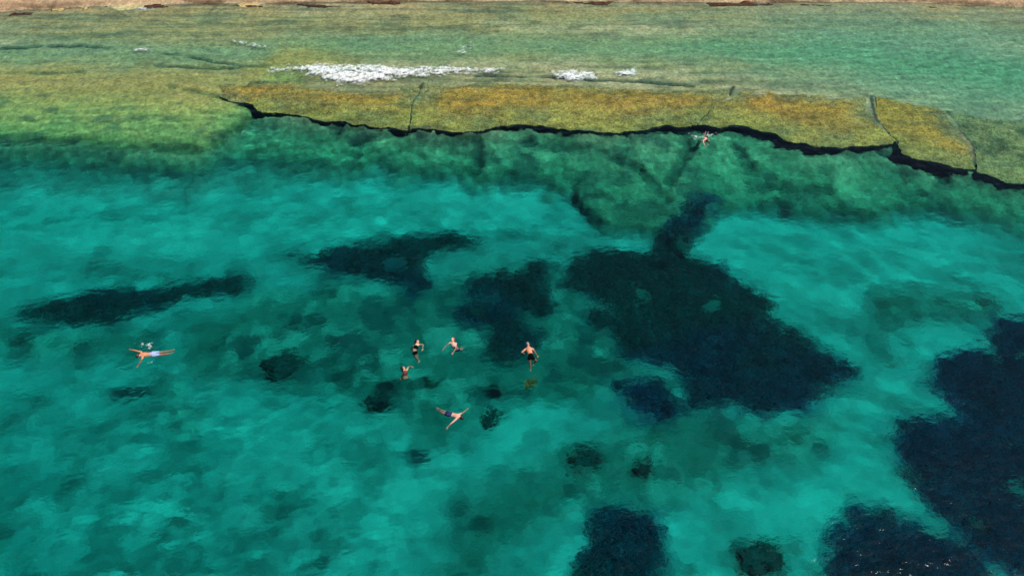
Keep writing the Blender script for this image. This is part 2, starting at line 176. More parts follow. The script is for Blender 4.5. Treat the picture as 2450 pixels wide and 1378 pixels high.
fn = nd(ntf, 'ShaderNodeTexNoise', Scale=4.5, Detail=6, Roughness=.72); ntf.links.new(fg_.outputs['Position'], fn.inputs['Vector'])
fm = nd(ntf, 'ShaderNodeMath', operation='MULTIPLY_ADD'); fm.inputs[1].default_value = 2.6; ntf.links.new(fn.outputs[0], fm.inputs[0]); ntf.links.new(fa.outputs['Fac'], fm.inputs[2])
fr_ = nd(ntf, 'ShaderNodeMapRange'); fr_.inputs[1].default_value = 1.2; fr_.inputs[2].default_value = 2.1; ntf.links.new(fm.outputs[0], fr_.inputs[0]); ntf.links.new(fr_.outputs[0], bf.inputs['Alpha'])
fb = nd(ntf, 'ShaderNodeBump', Strength=.9, Distance=.05); ntf.links.new(fn.outputs[0], fb.inputs['Height']); ntf.links.new(fb.outputs[0], bf.inputs['Normal'])
M_wrack = simple('brown_dead_seagrass', (.075, .036, .022), .95, .1, scale=4, lo=.5, hi=1.5, bump=.8)
# ------------------------------------------------------------------ water waves
rng = np.random.default_rng(11)
def wave_set(n, l0, l1, th0, spread, slope):
    out = []
    for i in range(n):
        lam = l0*(l1/l0)**rng.uniform(); k = 2*math.pi/lam; th = rng.normal(th0, spread)
        out.append((k*math.cos(th), k*math.sin(th), slope/math.sqrt(n)*1.414/k, rng.uniform(0, 6.283)))
    return out
W_LEFT = wave_set(34, .55, 2.6, R(112), R(20), .040)
W_RIGHT = wave_set(34, .55, 2.6, R(62), R(20), .040)
W_REEF = wave_set(30, .45, .95, R(90), R(36), .095)+wave_set(14, .7, 2.2, R(93), R(7), .085)
W_SWELL = wave_set(10, 4, 11, R(92), R(14), .018)
def wave_z(x, y):
    wx = x+.5*vnoise(x*.23, y*.23, 5); wy = y+.5*vnoise(x*.2+9, y*.2, 6)
    t = ss(-22, 26, x); gust = .55+.45*(fbm(x*.06, y*.09, 31, 3)*1.6+.3).clip(-.6, 1)
    z = np.zeros_like(x)
    for W, w in ((W_LEFT, np.sqrt(1-t)*gust), (W_RIGHT, np.sqrt(t)*gust), (W_REEF, ss(41, 48, y)*(.45+.55*gust)), (W_SWELL, 1.0)):
        s = np.zeros_like(x)
        for kx, ky, a, ph in W: s += a*np.cos(kx*wx+ky*wy+ph)
        z += w*s
    return .058*np.tanh(z/.058)
fx = np.arange(-60, 60.01, .14); fy = np.concatenate([np.arange(6, 42, .15), np.arange(42, 66, .11), np.arange(66, 70, .2)])
wxs = np.concatenate([[-400, -250, -160, -110, -80, -68], fx, [68, 80, 110, 160, 250, 400]])
wys = np.concatenate([[-400, -200, -100, -50, -20, -5], fy, [76, 84, 100, 130]])
X, Y = np.meshgrid(wxs, wys)
fade = ss(-66, -58, X)*(1-ss(58, 66, X))*ss(0, 8, Y)*(1-ss(68, 74, Y))
shore = line_y(X, SHORE)
WZ = wave_z(X, Y)*fade*(.25+.75*(1-ss(-6, 0, Y-shore)))
water = mesh_np('sea_water', np.stack([X, Y, WZ], -1).reshape(-1, 3), grid_faces(*X.shape))
water.cycles.is_caustics_receiver = False; water.cycles.is_caustics_caster = True
tag(water, 'clear rippled sea water over sand, reef and seagrass', kind='structure')
m = bpy.data.materials.new('sea_surface'); m.use_nodes = True; nt = m.node_tree; nt.nodes.clear()
o = nt.nodes.new('ShaderNodeOutputMaterial'); g = nt.nodes.new('ShaderNodeBsdfGlass')
g.inputs['Roughness'].default_value = 0; g.inputs['IOR'].default_value = 1.333
geo = nd(nt, 'ShaderNodeNewGeometry'); mp = nd(nt, 'ShaderNodeMapping'); mp.inputs['Scale'].default_value = (.72, 1, 1); mp.inputs['Rotation'].default_value = (0, 0, R(-18))
nt.links.new(geo.outputs['Position'], mp.inputs[0])
rip = nd(nt, 'ShaderNodeTexNoise', Scale=1.9, Detail=3, Roughness=.5); nt.links.new(mp.outputs[0], rip.inputs['Vector'])
mp2 = nd(nt, 'ShaderNodeMapping'); mp2.inputs['Rotation'].default_value = (0, 0, R(-14)); mp2.inputs['Scale'].default_value = (.35, 1.25, 1); nt.links.new(geo.outputs['Position'], mp2.inputs[0])
rid = nd(nt, 'ShaderNodeTexNoise', noise_type='RIDGED_MULTIFRACTAL', Scale=2.3, Detail=2, Roughness=.5, Distortion=.5); nt.links.new(mp2.outputs[0], rid.inputs['Vector'])
pw = nd(nt, 'ShaderNodeMath', operation='POWER'); pw.inputs[1].default_value = 5; nt.links.new(rid.outputs[0], pw.inputs[0])
gst = nd(nt, 'ShaderNodeTexNoise', Scale=.16, Detail=1); nt.links.new(geo.outputs['Position'], gst.inputs['Vector'])
gm = nd(nt, 'ShaderNodeMapRange'); gm.inputs[1].default_value = .42; gm.inputs[2].default_value = .68; nt.links.new(gst.outputs[0], gm.inputs[0])
cr = nd(nt, 'ShaderNodeMath', operation='MULTIPLY'); nt.links.new(pw.outputs[0], cr.inputs[0]); nt.links.new(gm.outputs[0], cr.inputs[1])
cs = nd(nt, 'ShaderNodeMath', operation='MULTIPLY_ADD'); cs.inputs[1].default_value = 2.0; nt.links.new(cr.outputs[0], cs.inputs[0]); nt.links.new(rip.outputs[0], cs.inputs[2])
bp = nd(nt, 'ShaderNodeBump', Strength=1.0, Distance=.10); nt.links.new(cs.outputs[0], bp.inputs['Height']); nt.links.new(bp.outputs[0], g.inputs['Normal'])
nt.links.new(g.outputs[0], o.inputs[0]); water.data.materials.append(m)
# the body of the water: an absorbing volume, reaching a hand above the ripples
bm = bmesh.new(); bmesh.ops.create_cube(bm, size=1)
for v in bm.verts: v.co = Vector((v.co.x*796, -395 if v.co.y < 0 else 129, .07 if v.co.z > 0 else -16))
me = bpy.data.meshes.new('water_body'); bm.to_mesh(me); bm.free(); body = link(bpy.data.objects.new('water_body', me))
tag(body, 'blue green depth of the sea water', kind='structure')
m = bpy.data.materials.new('sea_depth'); m.use_nodes = True; nt = m.node_tree; nt.nodes.clear()
o = nt.nodes.new('ShaderNodeOutputMaterial'); va = nt.nodes.new('ShaderNodeVolumeAbsorption')
SIG = (.92, .073, .067); va.inputs['Density'].default_value = 2.0
va.inputs['Color'].default_value = (*[1-s/2.0 for s in SIG], 1)
nt.links.new(va.outputs[0], o.inputs['Volume']); me.materials.append(m)
# ------------------------------------------------------------------ seabed, reef and beach: one sheet
gx = np.arange(-58, 58.01, .15); gy = np.arange(7, 74.01, .15)
xs = np.concatenate([[-420, -300, -200, -140, -100, -75, -65], gx, [65, 75, 100, 140, 200, 300, 420]])
ys = np.concatenate([[-420, -250, -120, -60, -25, -8, 2], gy, [78, 84, 95, 115, 150, 220, 400, 700, 1200]])
X, Y = np.meshgrid(xs, ys)
wob = .35*fbm(X*.5, Y*.5, 3, 4)+.15*fbm(X*1.7, Y*1.7, 4, 3)
yU = line_y(X, EDGE_UPPER); yL = np.minimum(line_y(X, EDGE_LOWER), yU-1.5); yS = line_y(X, SHORE)
dU = Y-yU; dL = Y-yL+wob*1.8; dS = Y-yS+.4*fbm(X*.22, Y*.4, 8, 3)
n1 = fbm(X*.16, Y*.16, 12, 4); n2 = fbm(X*.55, Y*.55, 13, 4); n3 = fbm(X*1.6, Y*1.9, 14, 3); n4 = fbm(X*.07, Y*.22, 15, 4); n5 = fbm(X*.22, Y*.9, 16, 4)
# heights
w1, c1 = worley(X*.42+.25*n2, Y*.42+.25*n3, 2)
boul = np.clip(.62-w1, 0, 1)*(.35+.65*c1)*.8
left = 1-ss(-9, 3, X); front = 1-ss(20, 27, Y)
z_sand = -4.75+.033*np.clip(Y-14, -30, 30)+.16*n1+.07*n2+boul*(.25+.75*left*front)
medium = np.zeros_like(X)
for p in MEDIUM: medium = np.maximum(medium, ss(-1.1, 1.1, sdf(X, Y, p)+wob*2.6))
bright = np.zeros_like(X)
for p in BRIGHT: bright = np.maximum(bright, ss(-1.5, 1.5, sdf(X, Y, p)+wob*2.2))
dark = np.zeros_like(X)
for z, p in MEADOWS.values(): dark = np.maximum(dark, ss(-.7, .6, sdf(X, Y, p)+.25+wob*1.9+.35*fbm(X*1.1, Y*1.6, 27, 3)))
z_sand += medium*(.25*n2+.14*n3+.1)
gap = np.clip((Y-yL)/(yU-yL+.01), 0, 1)
z_low = -2.85+gap*1.6+.22*n2+.22*n3+.12*n1+.10*fbm(X*2.6, Y*2.6, 23, 2)
lcr = np.zeros_like(X)
for p in LOW_CRACKS:
    d = seg_dist(X+wob*.9, Y+wob*.9, p, False); lcr = np.maximum(lcr, (1-ss(.10, .55, d))*ss(-.45, .1, n2))
z_low -= .5*lcr
z_low += .15*(1-ss(-17, -13.5, X))
lf2 = 1-ss(-17, -9, X); lower = ss(0, 1, (dL+.8*n2+.8+2.2*lf2)/(1.7+2.8*lf2))
z = mix(z_sand, z_low, lower)
far = np.clip((Y-yU)/(yS-yU), 0, 1)
chan = np.exp(-((X-30)/15)**2)*np.exp(-((far-.62)/.3)**2)+.5*ss(18, 40, X)*np.exp(-((far-.5)/.3)**2)
z_up = -.24-.4*chan+.07*n2+.05*n3+.07*n5+.04*n4-.20*np.exp(-((far-.60)/.11)**2)
z_up = mix(z_up, -.02+.02*n3, ss(.86, 1., far)*.95)
dcr = np.full(X.shape, 9.)
for p in SLAB_CRACKS: dcr = np.minimum(dcr, seg_dist(X, Y, p, False))
crack = np.zeros_like(X)
for p in CRACKS:
    d = seg_dist(X+wob*.4, Y+wob*.4, p, False); crack = np.maximum(crack, (1-ss(.05, .26, d))*ss(-.6, 0, n2))
z_up = z_up-.35*crack
under = np.full(X.shape, -9.)     # beneath the loose slabs the bed is lower
for k, (zz, th, p) in SLABS.items():
    s = sdf(X, Y, p)
    m = s > -.35 if not k.startswith('low') else s > 0
    under = np.where(m, np.maximum(under, s), under)
lft = 1-ss(-16.2, -14.6, X)
upper = mix(ss(.9, 1.7, dU), ss(-.5, .9, dU+.5*n2), lft)
z_up = z_up-lft*(.75*(1-ss(-.5, 7.5, dU))+.55*(1-ss(-.2, 1.6, dU))+.14*n2+.08*n3)
z = mix(z, z_up, upper)
is_up = np.zeros(X.shape, bool)
for k, (zz, th, p) in SLABS.items():
    s = sdf(X, Y, p); m = s > np.where((dU < 1.8) | (dcr < 1.4), .02, .75+.5*n2)
    z = np.where(m, np.minimum(z, zz-th*(.55 if k[:2] != 'lo' else .3)-.15*ss(0, 1, s)), z)
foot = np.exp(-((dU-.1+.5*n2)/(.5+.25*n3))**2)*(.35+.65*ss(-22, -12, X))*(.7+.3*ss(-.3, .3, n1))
foot2 = np.exp(-((dU-.1)/1.3)**2)*ss(-22, -14, X)
z += (.75*(1-ss(2, 15, X)*.8)*(.6+.8*n1)+.1)*np.exp(-((dU-.1)/1.0)**2)*(1-upper)*ss(-20, -15, X)
z += ((.35*n3-.2)*foot+(.42*fbm(X*1.0, Y*1.2, 29, 4)+.15*fbm(X*3, Y*3, 30, 2)-.05)*foot2)*(1-upper)
land = ss(0, 1.2, dS)*.25+np.clip(dS, 0, 8)*.06+np.clip(dS-8, 0, 60)*.05+np.clip(dS-70, 0, 2000)*.01
z = np.where(dS > 0, np.maximum(z, -.02)+land+.03*n3*ss(0, 1, dS), z)
# base colours, with some shade, reflection streaks and water tint painted in
sand = mix(mix(C3(.46, .44, .36)+0*X[..., None], C3(.56, .53, .43), ss(-.4, .5, n1)), C3(.24, .27, .22), ss(.05, .6, n2)*.55)
sand = mix(sand, C3(.62, .58, .46), bright*.6)
sand = mix(sand, C3(.17, .20, .16), ss(.36, .72, w1+.2*n3)*left*front*.6)
sand = mix(sand, C3(.18, .22, .18), ss(-.15, .45, fbm(X*.33, Y*.5, 51, 5))*(1-bright*.6)*.62)
sand = mix(sand, C3(.08, .12, .095), ss(.2, .55, fbm(X*.5, Y*.62, 52, 5))*(1-bright*.55)*.6)
w2, c2 = worley(X*.30+.35*n1+.2*n2, Y*.38+.3*n2, 6)
sand = sand*(.86+.30*ss(.75, .15, w2+.25*n2))[..., None]
medc = mix(mix(C3(.13, .17, .12)+0*X[..., None], C3(.38, .38, .28), ss(.0, .45, n2+.4*n3)), C3(.035, .065, .055), ss(.0, .42, fbm(X*.6, Y*.6, 61, 4)))
for (rx, ry), ra, rb, rz, rk in ROCKS:
    d = np.hypot((X-rx)/ra, (Y-ry)/rb)+1.1*wob+.5*n3
    medium = np.maximum(medium, (1-ss(.9, 2.0, d))*.9)  # halo round each rock: weed shadow painted into the bed colour
alb = mix(sand, medc, medium*.9)
lowc = mix(mix(C3(.27, .31, .16)+0*X[..., None], C3(.46, .46, .24), ss(-.1, .5, n2)), C3(.09, .13, .085), ss(-.05, .45, fbm(X*.45, Y*.6, 71, 4))*.85)
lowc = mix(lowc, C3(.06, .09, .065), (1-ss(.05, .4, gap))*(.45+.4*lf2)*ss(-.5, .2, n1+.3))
lowc = mix(lowc*1.05, C3(.03, .045, .035), lcr*.6)
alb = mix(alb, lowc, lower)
alb = mix(alb, C3(.05, .07, .055), (foot*(1-upper)*(.45+.4*ss(0, 14, X))).clip(0, 1))  # shadow below the ledge painted dark into the bed colour
upc = mix(C3(.56, .36, .15)+0*X[..., None], C3(.40, .34, .17), ss(-.25, .35, n5+.5*n4))
upc = mix(upc, C3(.78, .50, .27), ss(.1, .55, fbm(X*.05, Y*.35, 81, 4)+.3*n2)*.75)
upc = mix(upc, C3(.20, .19, .09), ss(.08, .4, fbm(X*.12, Y*2.4, 83, 4))*.6)  # thin dark streaks painted to imitate lines of wave reflection
upc = mix(upc, C3(.15, .15, .08), ss(.1, .55, fbm(X*.35, Y*1.1, 82, 4))*.65)
upc = mix(upc, C3(.45, .41, .25), np.clip(chan*1.2, 0, 1)*.6)
upc = mix(upc, C3(.38, .38, .19), np.exp(-((far-.60+.05*n2)/.10)**2)*.7)
upc = mix(upc, C3(.05, .055, .04), crack*.85)
lc = mix(mix(C3(.62, .43, .13)+0*X[..., None], C3(.46, .37, .12), ss(-.3, .3, n2)), C3(.15, .17, .08), ss(0, .5, fbm(X*.8, Y*1.1, 84, 4))*.8)
upc = mix(upc, lc, lft*(1-ss(4.5, 7.5, dU+n2)))
upc = mix(upc, C3(.56, .36, .10), (1-ss(-15, -9, X))*np.exp(-((dU-7.2+.8*n2)/2.2)**2)*.75)
upc = mix(upc, C3(.05, .05, .03), (1-ss(.06, .22, dcr))*.9)  # shade in the gaps between slabs, painted as dark colour
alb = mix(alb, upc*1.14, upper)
lcr2 = np.zeros_like(X)
for p in LEFT_EDGE:
    d = seg_dist(X+wob*.5, Y+wob*.5, p, False); lcr2 = np.maximum(lcr2, (1-ss(.05, .8, d))*ss(-.6, .2, n2))
z -= .35*lcr2
alb = mix(alb, C3(.03, .045, .035), lcr2*.65)
thinG = fbm(X*.35, Y*.35, 41, 3); navy = ss(-.3, .3, fbm(X*.10, Y*.12, 42, 3)+.02*(X-8))
dk = mix(mix(C3(.014, .070, .070)+0*X[..., None], C3(.004, .055, .115), navy), C3(.085, .15, .12), (1-ss(-.6, -.2, thinG+.25*n3))*.7)  # navy share: blue of light scattered in the water, painted into the ground
alb = mix(alb, dk, dark*.97)
beach = mix(C3(.42, .30, .18)+0*X[..., None], C3(.33, .22, .13), ss(-.3, .4, n2))
wet = np.exp(-((dS-.25)/.5)**2)*ss(-.25, .25, fbm(X*.3, Y*.8, 91, 4))
beach = mix(beach, C3(.09, .05, .03), wet*.9)
alb = mix(alb, beach, ss(-.5, .3, dS+.3*n2))
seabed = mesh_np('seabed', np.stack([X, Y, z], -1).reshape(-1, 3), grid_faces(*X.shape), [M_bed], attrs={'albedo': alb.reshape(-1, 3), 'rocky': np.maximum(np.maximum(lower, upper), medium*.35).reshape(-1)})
tag(seabed, 'pale sand seabed rising over reef flats to a tan beach', kind='structure')
# ------------------------------------------------------------------ loose reef slabs with undercut edges
def rough_outline(pts, step, amp, seed):
    out = []
    for k in range(len(pts)):
        a = np.array(pts[k]); b = np.array(pts[(k+1) % len(pts)]); L = np.hypot(*(b-a)); n = max(1, int(L/step))
        for i in range(n): out.append(a+(b-a)*i/n)
    q = np.array(out)
    q = q+np.stack([fbm(q[:, 0]*.7, q[:, 1]*.7, seed, 4), fbm(q[:, 0]*.7+40, q[:, 1]*.7, seed+3, 4)], 1)*amp+np.stack([fbm(q[:, 0]*3, q[:, 1]*3, seed+5, 2), fbm(q[:, 0]*3+9, q[:, 1]*3, seed+8, 2)], 1)*.10
    return q
SLAB_INFO = {
 'gold_west': ('golden weedy reef slab right below the long white foam, split off by a crack', 0),
 'gold_mid': ('longest golden reef slab, in the middle of the reef edge', 0),
 'gold_east': ('golden reef slab tapering to a point behind the lone far swimmer', 0),
 'olive_east': ('golden olive reef slab right of the wide dark crack', 1),
 'far_east': ('green reef slab at the right edge of the picture behind the last crack', 2)}
for si, (k, (zz, th, p)) in enumerate(SLABS.items()):
    ol = rough_outline(p, .15, .45, 200)
    x0, y0 = ol.min(0); x1, y1 = ol.max(0); st = .24
    PX, PY = np.meshgrid(np.arange(x0, x1, st), np.arange(y0, y1, st))
    jr = np.random.default_rng(si); PX = PX+jr.uniform(-.06, .06, PX.shape); PY = PY+jr.uniform(-.06, .06, PY.shape)
    s = sdf(PX, PY, [tuple(q) for q in ol]); keep = s > .13
    pts = [Vector((float(a), float(b))) for a, b in ol]+[Vector((float(a), float(b))) for a, b in zip(PX[keep], PY[keep])]
    nO = len(ol)
    V, E_, Fc, *_ = delaunay_2d_cdt(pts, [(i, (i+1) % nO) for i in range(nO)], [], 1, 1e-4)
    V = np.array([(v.x, v.y) for v in V]); vx, vy = V[:, 0], V[:, 1]
    sd = sdf(vx, vy, [tuple(q) for q in ol]).clip(0)
    a2 = fbm(vx*.55, vy*.55, 13, 4); a3 = fbm(vx*1.6, vy*1.9, 14, 3); a5 = fbm(vx*.22, vy*.9, 16, 4); a6 = fbm(vx*.9, vy*1.3, 17, 4)
    kind = SLAB_INFO[k][1]
    top = zz+.05*a2+.05*a3-.07*np.exp(-sd/.12)
    if k == 'left_big': top = zz+.38*np.clip((vy-48)/6, -1, 1)+.09*a2+.06*a3-.07*np.exp(-sd/.12)
    if kind == 3: top = top+.16*a2+.10*a3
    if kind == 0: top = top+.05-.22*ss(1.2, 0, 0*vy)*0-.10*(1-ss(.3, 2.2, sd))
    if kind < 2:
        fr = vy-line_y(vx, EDGE_UPPER); gold = ss(1.3, 3.4, fr+1.0*a2)*(1-ss(29.5, 34, vx))
        c = mix(mix(C3(.58, .42, .10)+0*vx[:, None], C3(.38, .34, .11), ss(-.2, .4, a2)), mix(C3(.72, .38, .07)+0*vx[:, None], C3(.62, .35, .07), ss(-.4, .4, a5)), gold)
        c = mix(c, C3(.28, .17, .04), ss(.05, .5, a6)*.55)
    elif kind == 2:
        c = mix(C3(.42, .35, .14)+0*vx[:, None], C3(.56, .40, .14), ss(-.3, .4, a5)); c = mix(c, C3(.14, .16, .07), ss(-.05, .45, a6)*.8)
    else:
        c = mix(C3(.26, .29, .13)+0*vx[:, None], C3(.38, .37, .17), ss(-.1, .5, a2)); c = mix(c, C3(.06, .08, .05), ss(.0, .5, a6)*.8)
    bk = 1-ss(.2, 2.0, sd+.9*a2) if kind in (0, 2) else (1-ss(.1, 1.4, sd+.8*a2))*ss(27.5, 30, vx)
    bk = bk*ss(2.0, 4.2, vy-line_y(vx, EDGE_UPPER))
    c = mix(c, mix(C3(.56, .37, .15)+0*vx[:, None], C3(.30, .26, .12), ss(-.2, .4, a6)), bk*.85)
    c = mix(c, C3(.12, .10, .04), ss(.12, .5, fbm(vx*.5, vy*2.2, 19, 4))*.45)
    pit = 1-ss(.10, .34, worley(vx*1.1+.4*a2, vy*1.4+.4*a3, 8)[0]); c = mix(c, C3(.15, .12, .04), pit*.55*ss(-.3, .2, a2)); top = top-.05*pit
    top = top-.10*bk
    n = len(V)
    # underside drawn in: a real overhang
    cen = None
    und = np.array(V); gxn = np.zeros(n); 
    vb = np.stack([vx, vy, top-th*(.75+.25*a2)], 1)
    # boundary edges
    cnt = {}
    for f in Fc:
        for i in range(len(f)):
            e = (f[i], f[(i+1) % len(f)]); cnt[tuple(sorted(e))] = cnt.get(tuple(sorted(e)), 0)+1
    faces = [tuple(f) for f in Fc if len(f) == 3]
    side = []; bot = [(f[2]+n, f[1]+n, f[0]+n) for f in faces]
    for f in faces:
        for i in range(3):
            a, b = f[i], f[(i+1) % 3]
            if cnt[tuple(sorted((a, b)))] == 1: side += [(a, a+n, b+n), (a, b+n, b)]
    vt = np.stack([vx, vy, top], 1)
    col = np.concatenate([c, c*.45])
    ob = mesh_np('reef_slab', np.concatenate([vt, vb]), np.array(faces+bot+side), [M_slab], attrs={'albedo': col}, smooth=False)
    tag(ob, SLAB_INFO[k][0], 'rock slab', 'slabs along the edge of the reef')
M_weed = simple('dark_green_weed', (.03, .07, .06), .8, .2, scale=3, lo=.6, hi=1.4)
# ------------------------------------------------------------------ loose rocks on the sand
def rock_mesh(a, b, h, seed, sub=4):
    bm = bmesh.new(); bmesh.ops.create_icosphere(bm, subdivisions=sub, radius=1)
    co = np.array([v.co for v in bm.verts])
    r = 1+.75*fbm(co[:, 0]*1.3+co[:, 2]*.7, co[:, 1]*1.3-co[:, 2]*.6, seed, 5, .6)+.16*fbm(co[:, 0]*4+co[:, 2]*3, co[:, 1]*4-co[:, 2]*2, seed+5, 3)
    for v, q, rr in zip(bm.verts, co, r): v.co = Vector((q[0]*rr*a, q[1]*rr*b, max(q[2], -.5)*rr*h))
    return bm
def bed_z(x, y):
    i = np.searchsorted(xs, x); j = np.searchsorted(ys, y); return float(z[j, i])
ROCK_LABEL = ['round dark weedy rock alone between the left swimmer and the middle group', 'small dark rock below and left of the middle group of swimmers', 'small dark weedy rock just right of the floating swimmer in navy shorts', 'squarish dark rock at the bottom edge left of the lower right seagrass', 'dark weedy rock on the sand above the bottom middle seagrass', 'little dark rock right of the bottom middle in murky green water', 'dark rock left of the narrow part of the middle seagrass']
for i, ((x, y), a, b, zz, kd) in enumerate(ROCKS):
    a, b = a*.8, b*.8
    h = min(a, b)*(.42 if kd == 'd' else .24)
    bm = rock_mesh(a, b, h, 300+i); me = bpy.data.meshes.new('submerged_rock'); bm.to_mesh(me); bm.free(); me.shade_smooth()
    me.materials.append(M_dark if kd == 'd' else M_mid)
    ob = link(bpy.data.objects.new('submerged_rock', me)); ob.location = (x, y, bed_z(x, y)-h*.12); ob.cycles.is_caustics_receiver = True
    tag(ob, ROCK_LABEL[i], 'rock', 'rocks on the seabed')
    wr = random.Random(900+i); vs_, fs_ = [], []; pv = [v.co for v in me.vertices if v.co.z > -.1*h]
    for k in range(int(260*a*b)+90):        # weed growing on the rock
        c = wr.choice(pv); L = wr.uniform(.12, .34); w = wr.uniform(.012, .024); an = wr.uniform(0, 6.283); ox, oy = c.x/a*.22+wr.gauss(.05, .12), c.y/b*.22+wr.gauss(.05, .12)
        n0 = len(vs_)
        for fz, fw in ((0, 1), (.6, 1), (1, .3)):
            for sg in (-1, 1): vs_.append((c.x*.98+sg*math.cos(an)*w*fw+ox*fz, c.y*.98+sg*math.sin(an)*w*fw+oy*fz, c.z*.98+L*fz))
        fs_ += [(n0, n0+1, n0+3, n0+2), (n0+2, n0+3, n0+5, n0+4)]
    mesh_np('weed_cover', np.array(vs_), np.array(fs_), [M_weed], smooth=False, parent=ob)
# yellow green weed clump
bm = bmesh.new(); rr = random.Random(4); cx, cyy = CLUMP[0]
cz = bed_z(cx, cyy-.0)
for k in range(34):
    a = rr.uniform(0, 6.28); r = rr.uniform(0, .22)**1; bx, by = math.cos(a)*r*1.4, math.sin(a)*r; h = rr.uniform(.25, .6); lx, ly = rr.gauss(.1, .12), rr.gauss(0, .1); w = rr.uniform(.025, .05); t = rr.uniform(0, 6.28)
    ux, uy = math.cos(t)*w, math.sin(t)*w; prev = None
    for s in range(4):
        f = s/3; ww = (1-f*.7); c = Vector((bx+lx*f*f*2, by+ly*f*f*2, h*f))
        q = (bm.verts.new(c+Vector((ux*ww, uy*ww, 0))), bm.verts.new(c-Vector((ux*ww, uy*ww, 0))))
        if prev: bm.faces.new((prev[0], prev[1], q[1], q[0]))
        prev = q
me = bpy.data.meshes.new('weed_clump'); bm.to_mesh(me); bm.free(); me.materials.append(simple('yellow_green_weed', (.22, .21, .05), .7, .2))
ob = link(bpy.data.objects.new('weed_clump', me)); ob.location = (cx, cyy, -1.1); ob.rotation_euler = (R(70), 0, R(65)); ob.cycles.is_caustics_receiver = True
tag(ob, 'yellow green weed clump drifting below the swimmer in black trunks', 'seaweed')
# ------------------------------------------------------------------ seagrass meadows (blades)
mg, ntg, b = mat('seagrass_blades'); b.inputs['Roughness'].default_value = .7; b.inputs['Specular IOR Level'].default_value = .2
a = nd(ntg, 'ShaderNodeAttribute', attribute_name='albedo'); s_, _n = ramp_mul(ntg, a.outputs['Color'], .6, .5, 1.5); ntg.links.new(s_, b.inputs['Base Color'])
MEADOW_LABEL = {'west': 'long dark seagrass strip on the left above the lone floating swimmer', 'centre': 'dark seagrass patch pointing left, above the group of three swimmers', 'middle': 'ragged dark seagrass patch just above the swimmer in black trunks', 'great': 'largest dark blue seagrass meadow right of the middle', 'little': 'small dark seagrass tuft under the left tip of the largest meadow', 'east': 'dark seagrass meadow filling the right edge', 'south_east': 'dark seagrass mound at the bottom right corner', 'south': 'rounded dark seagrass mound at the bottom edge right of centre', 'upper_tail': 'thin dark seagrass tail joining the largest meadow to the reef'}
gr = np.random.default_rng(5)
for mi, (k, (zz, p)) in enumerate(MEADOWS.items()):
    q = np.array(p); x0, y0 = q.min(0)-.6; x1, y1 = q.max(0)+.6; x0 = max(x0, -32); x1 = min(x1, 34); y0 = max(y0, 9)
    N = int((x1-x0)*(y1-y0)*300)
    bx = gr.uniform(x0, x1, N); by = gr.uniform(y0, y1, N)
    wb = .35*fbm(bx*.5, by*.5, 3, 4)+.15*fbm(bx*1.7, by*1.7, 4, 3)
    s = sdf(bx, by, p)+.3+wb*1.5+.25*fbm(bx*2.2, by*2.2, 9, 3)
    hole = np.hypot((bx-px_bald[0])/.75, (by-px_bald[1])/.6) if k == 'centre' else np.full(N, 9.)
    thin = fbm(bx*.35, by*.35, 41, 3)
    kp = (s > gr.uniform(0, 1, N)**2*1.1) & (hole+.3*wb > 1) & (thin+.25*fbm(bx*1.6, by*1.9, 14, 3) > -.52); bx, by, s = bx[kp], by[kp], s[kp]; n = len(bx)
    iz = np.searchsorted(xs, bx).clip(1, len(xs)-1), np.searchsorted(ys, by).clip(1, len(ys)-1); bz = z[iz[1], iz[0]]
    h = gr.uniform(.18, .45, n)*(.4+.6*ss(0, .8, s)); th = gr.uniform(0, 6.283, n); w = gr.uniform(.012, .022, n)
    lean = gr.normal(0, .16, (n, 2))+np.array([.18, .22])
    vv = []
    for fz, fw in ((0, 1), (.55, 1), (1, .3)):
        for sg in (-1, 1):
            vv.append(np.stack([bx+sg*np.cos(th)*w*fw+lean[:, 0]*h*fz*fz*1.6, by+sg*np.sin(th)*w*fw+lean[:, 1]*h*fz*fz*1.6, bz-.03+h*fz*(1-.2*fz)], 1))
    V = np.stack(vv, 1).reshape(-1, 3); i0 = np.arange(n)*6
    Fq = np.concatenate([np.stack([i0, i0+1, i0+3, i0+2], 1), np.stack([i0+2, i0+3, i0+5, i0+4], 1)])
    nv = ss(-.3, .3, fbm(bx*.10, by*.12, 42, 3)+.02*(bx-8)); c = mix(C3(.014, .070, .070)+0*bx[:, None], C3(.003, .055, .115), nv)*gr.uniform(.75, 1.25, n)[:, None]  # blue of scattered water light put into the blade colour
    ob = mesh_np('seagrass_meadow', V, Fq, [mg], attrs={'albedo': np.repeat(c, 6, 0)}, smooth=False)
    tag(ob, MEADOW_LABEL[k], kind='stuff')
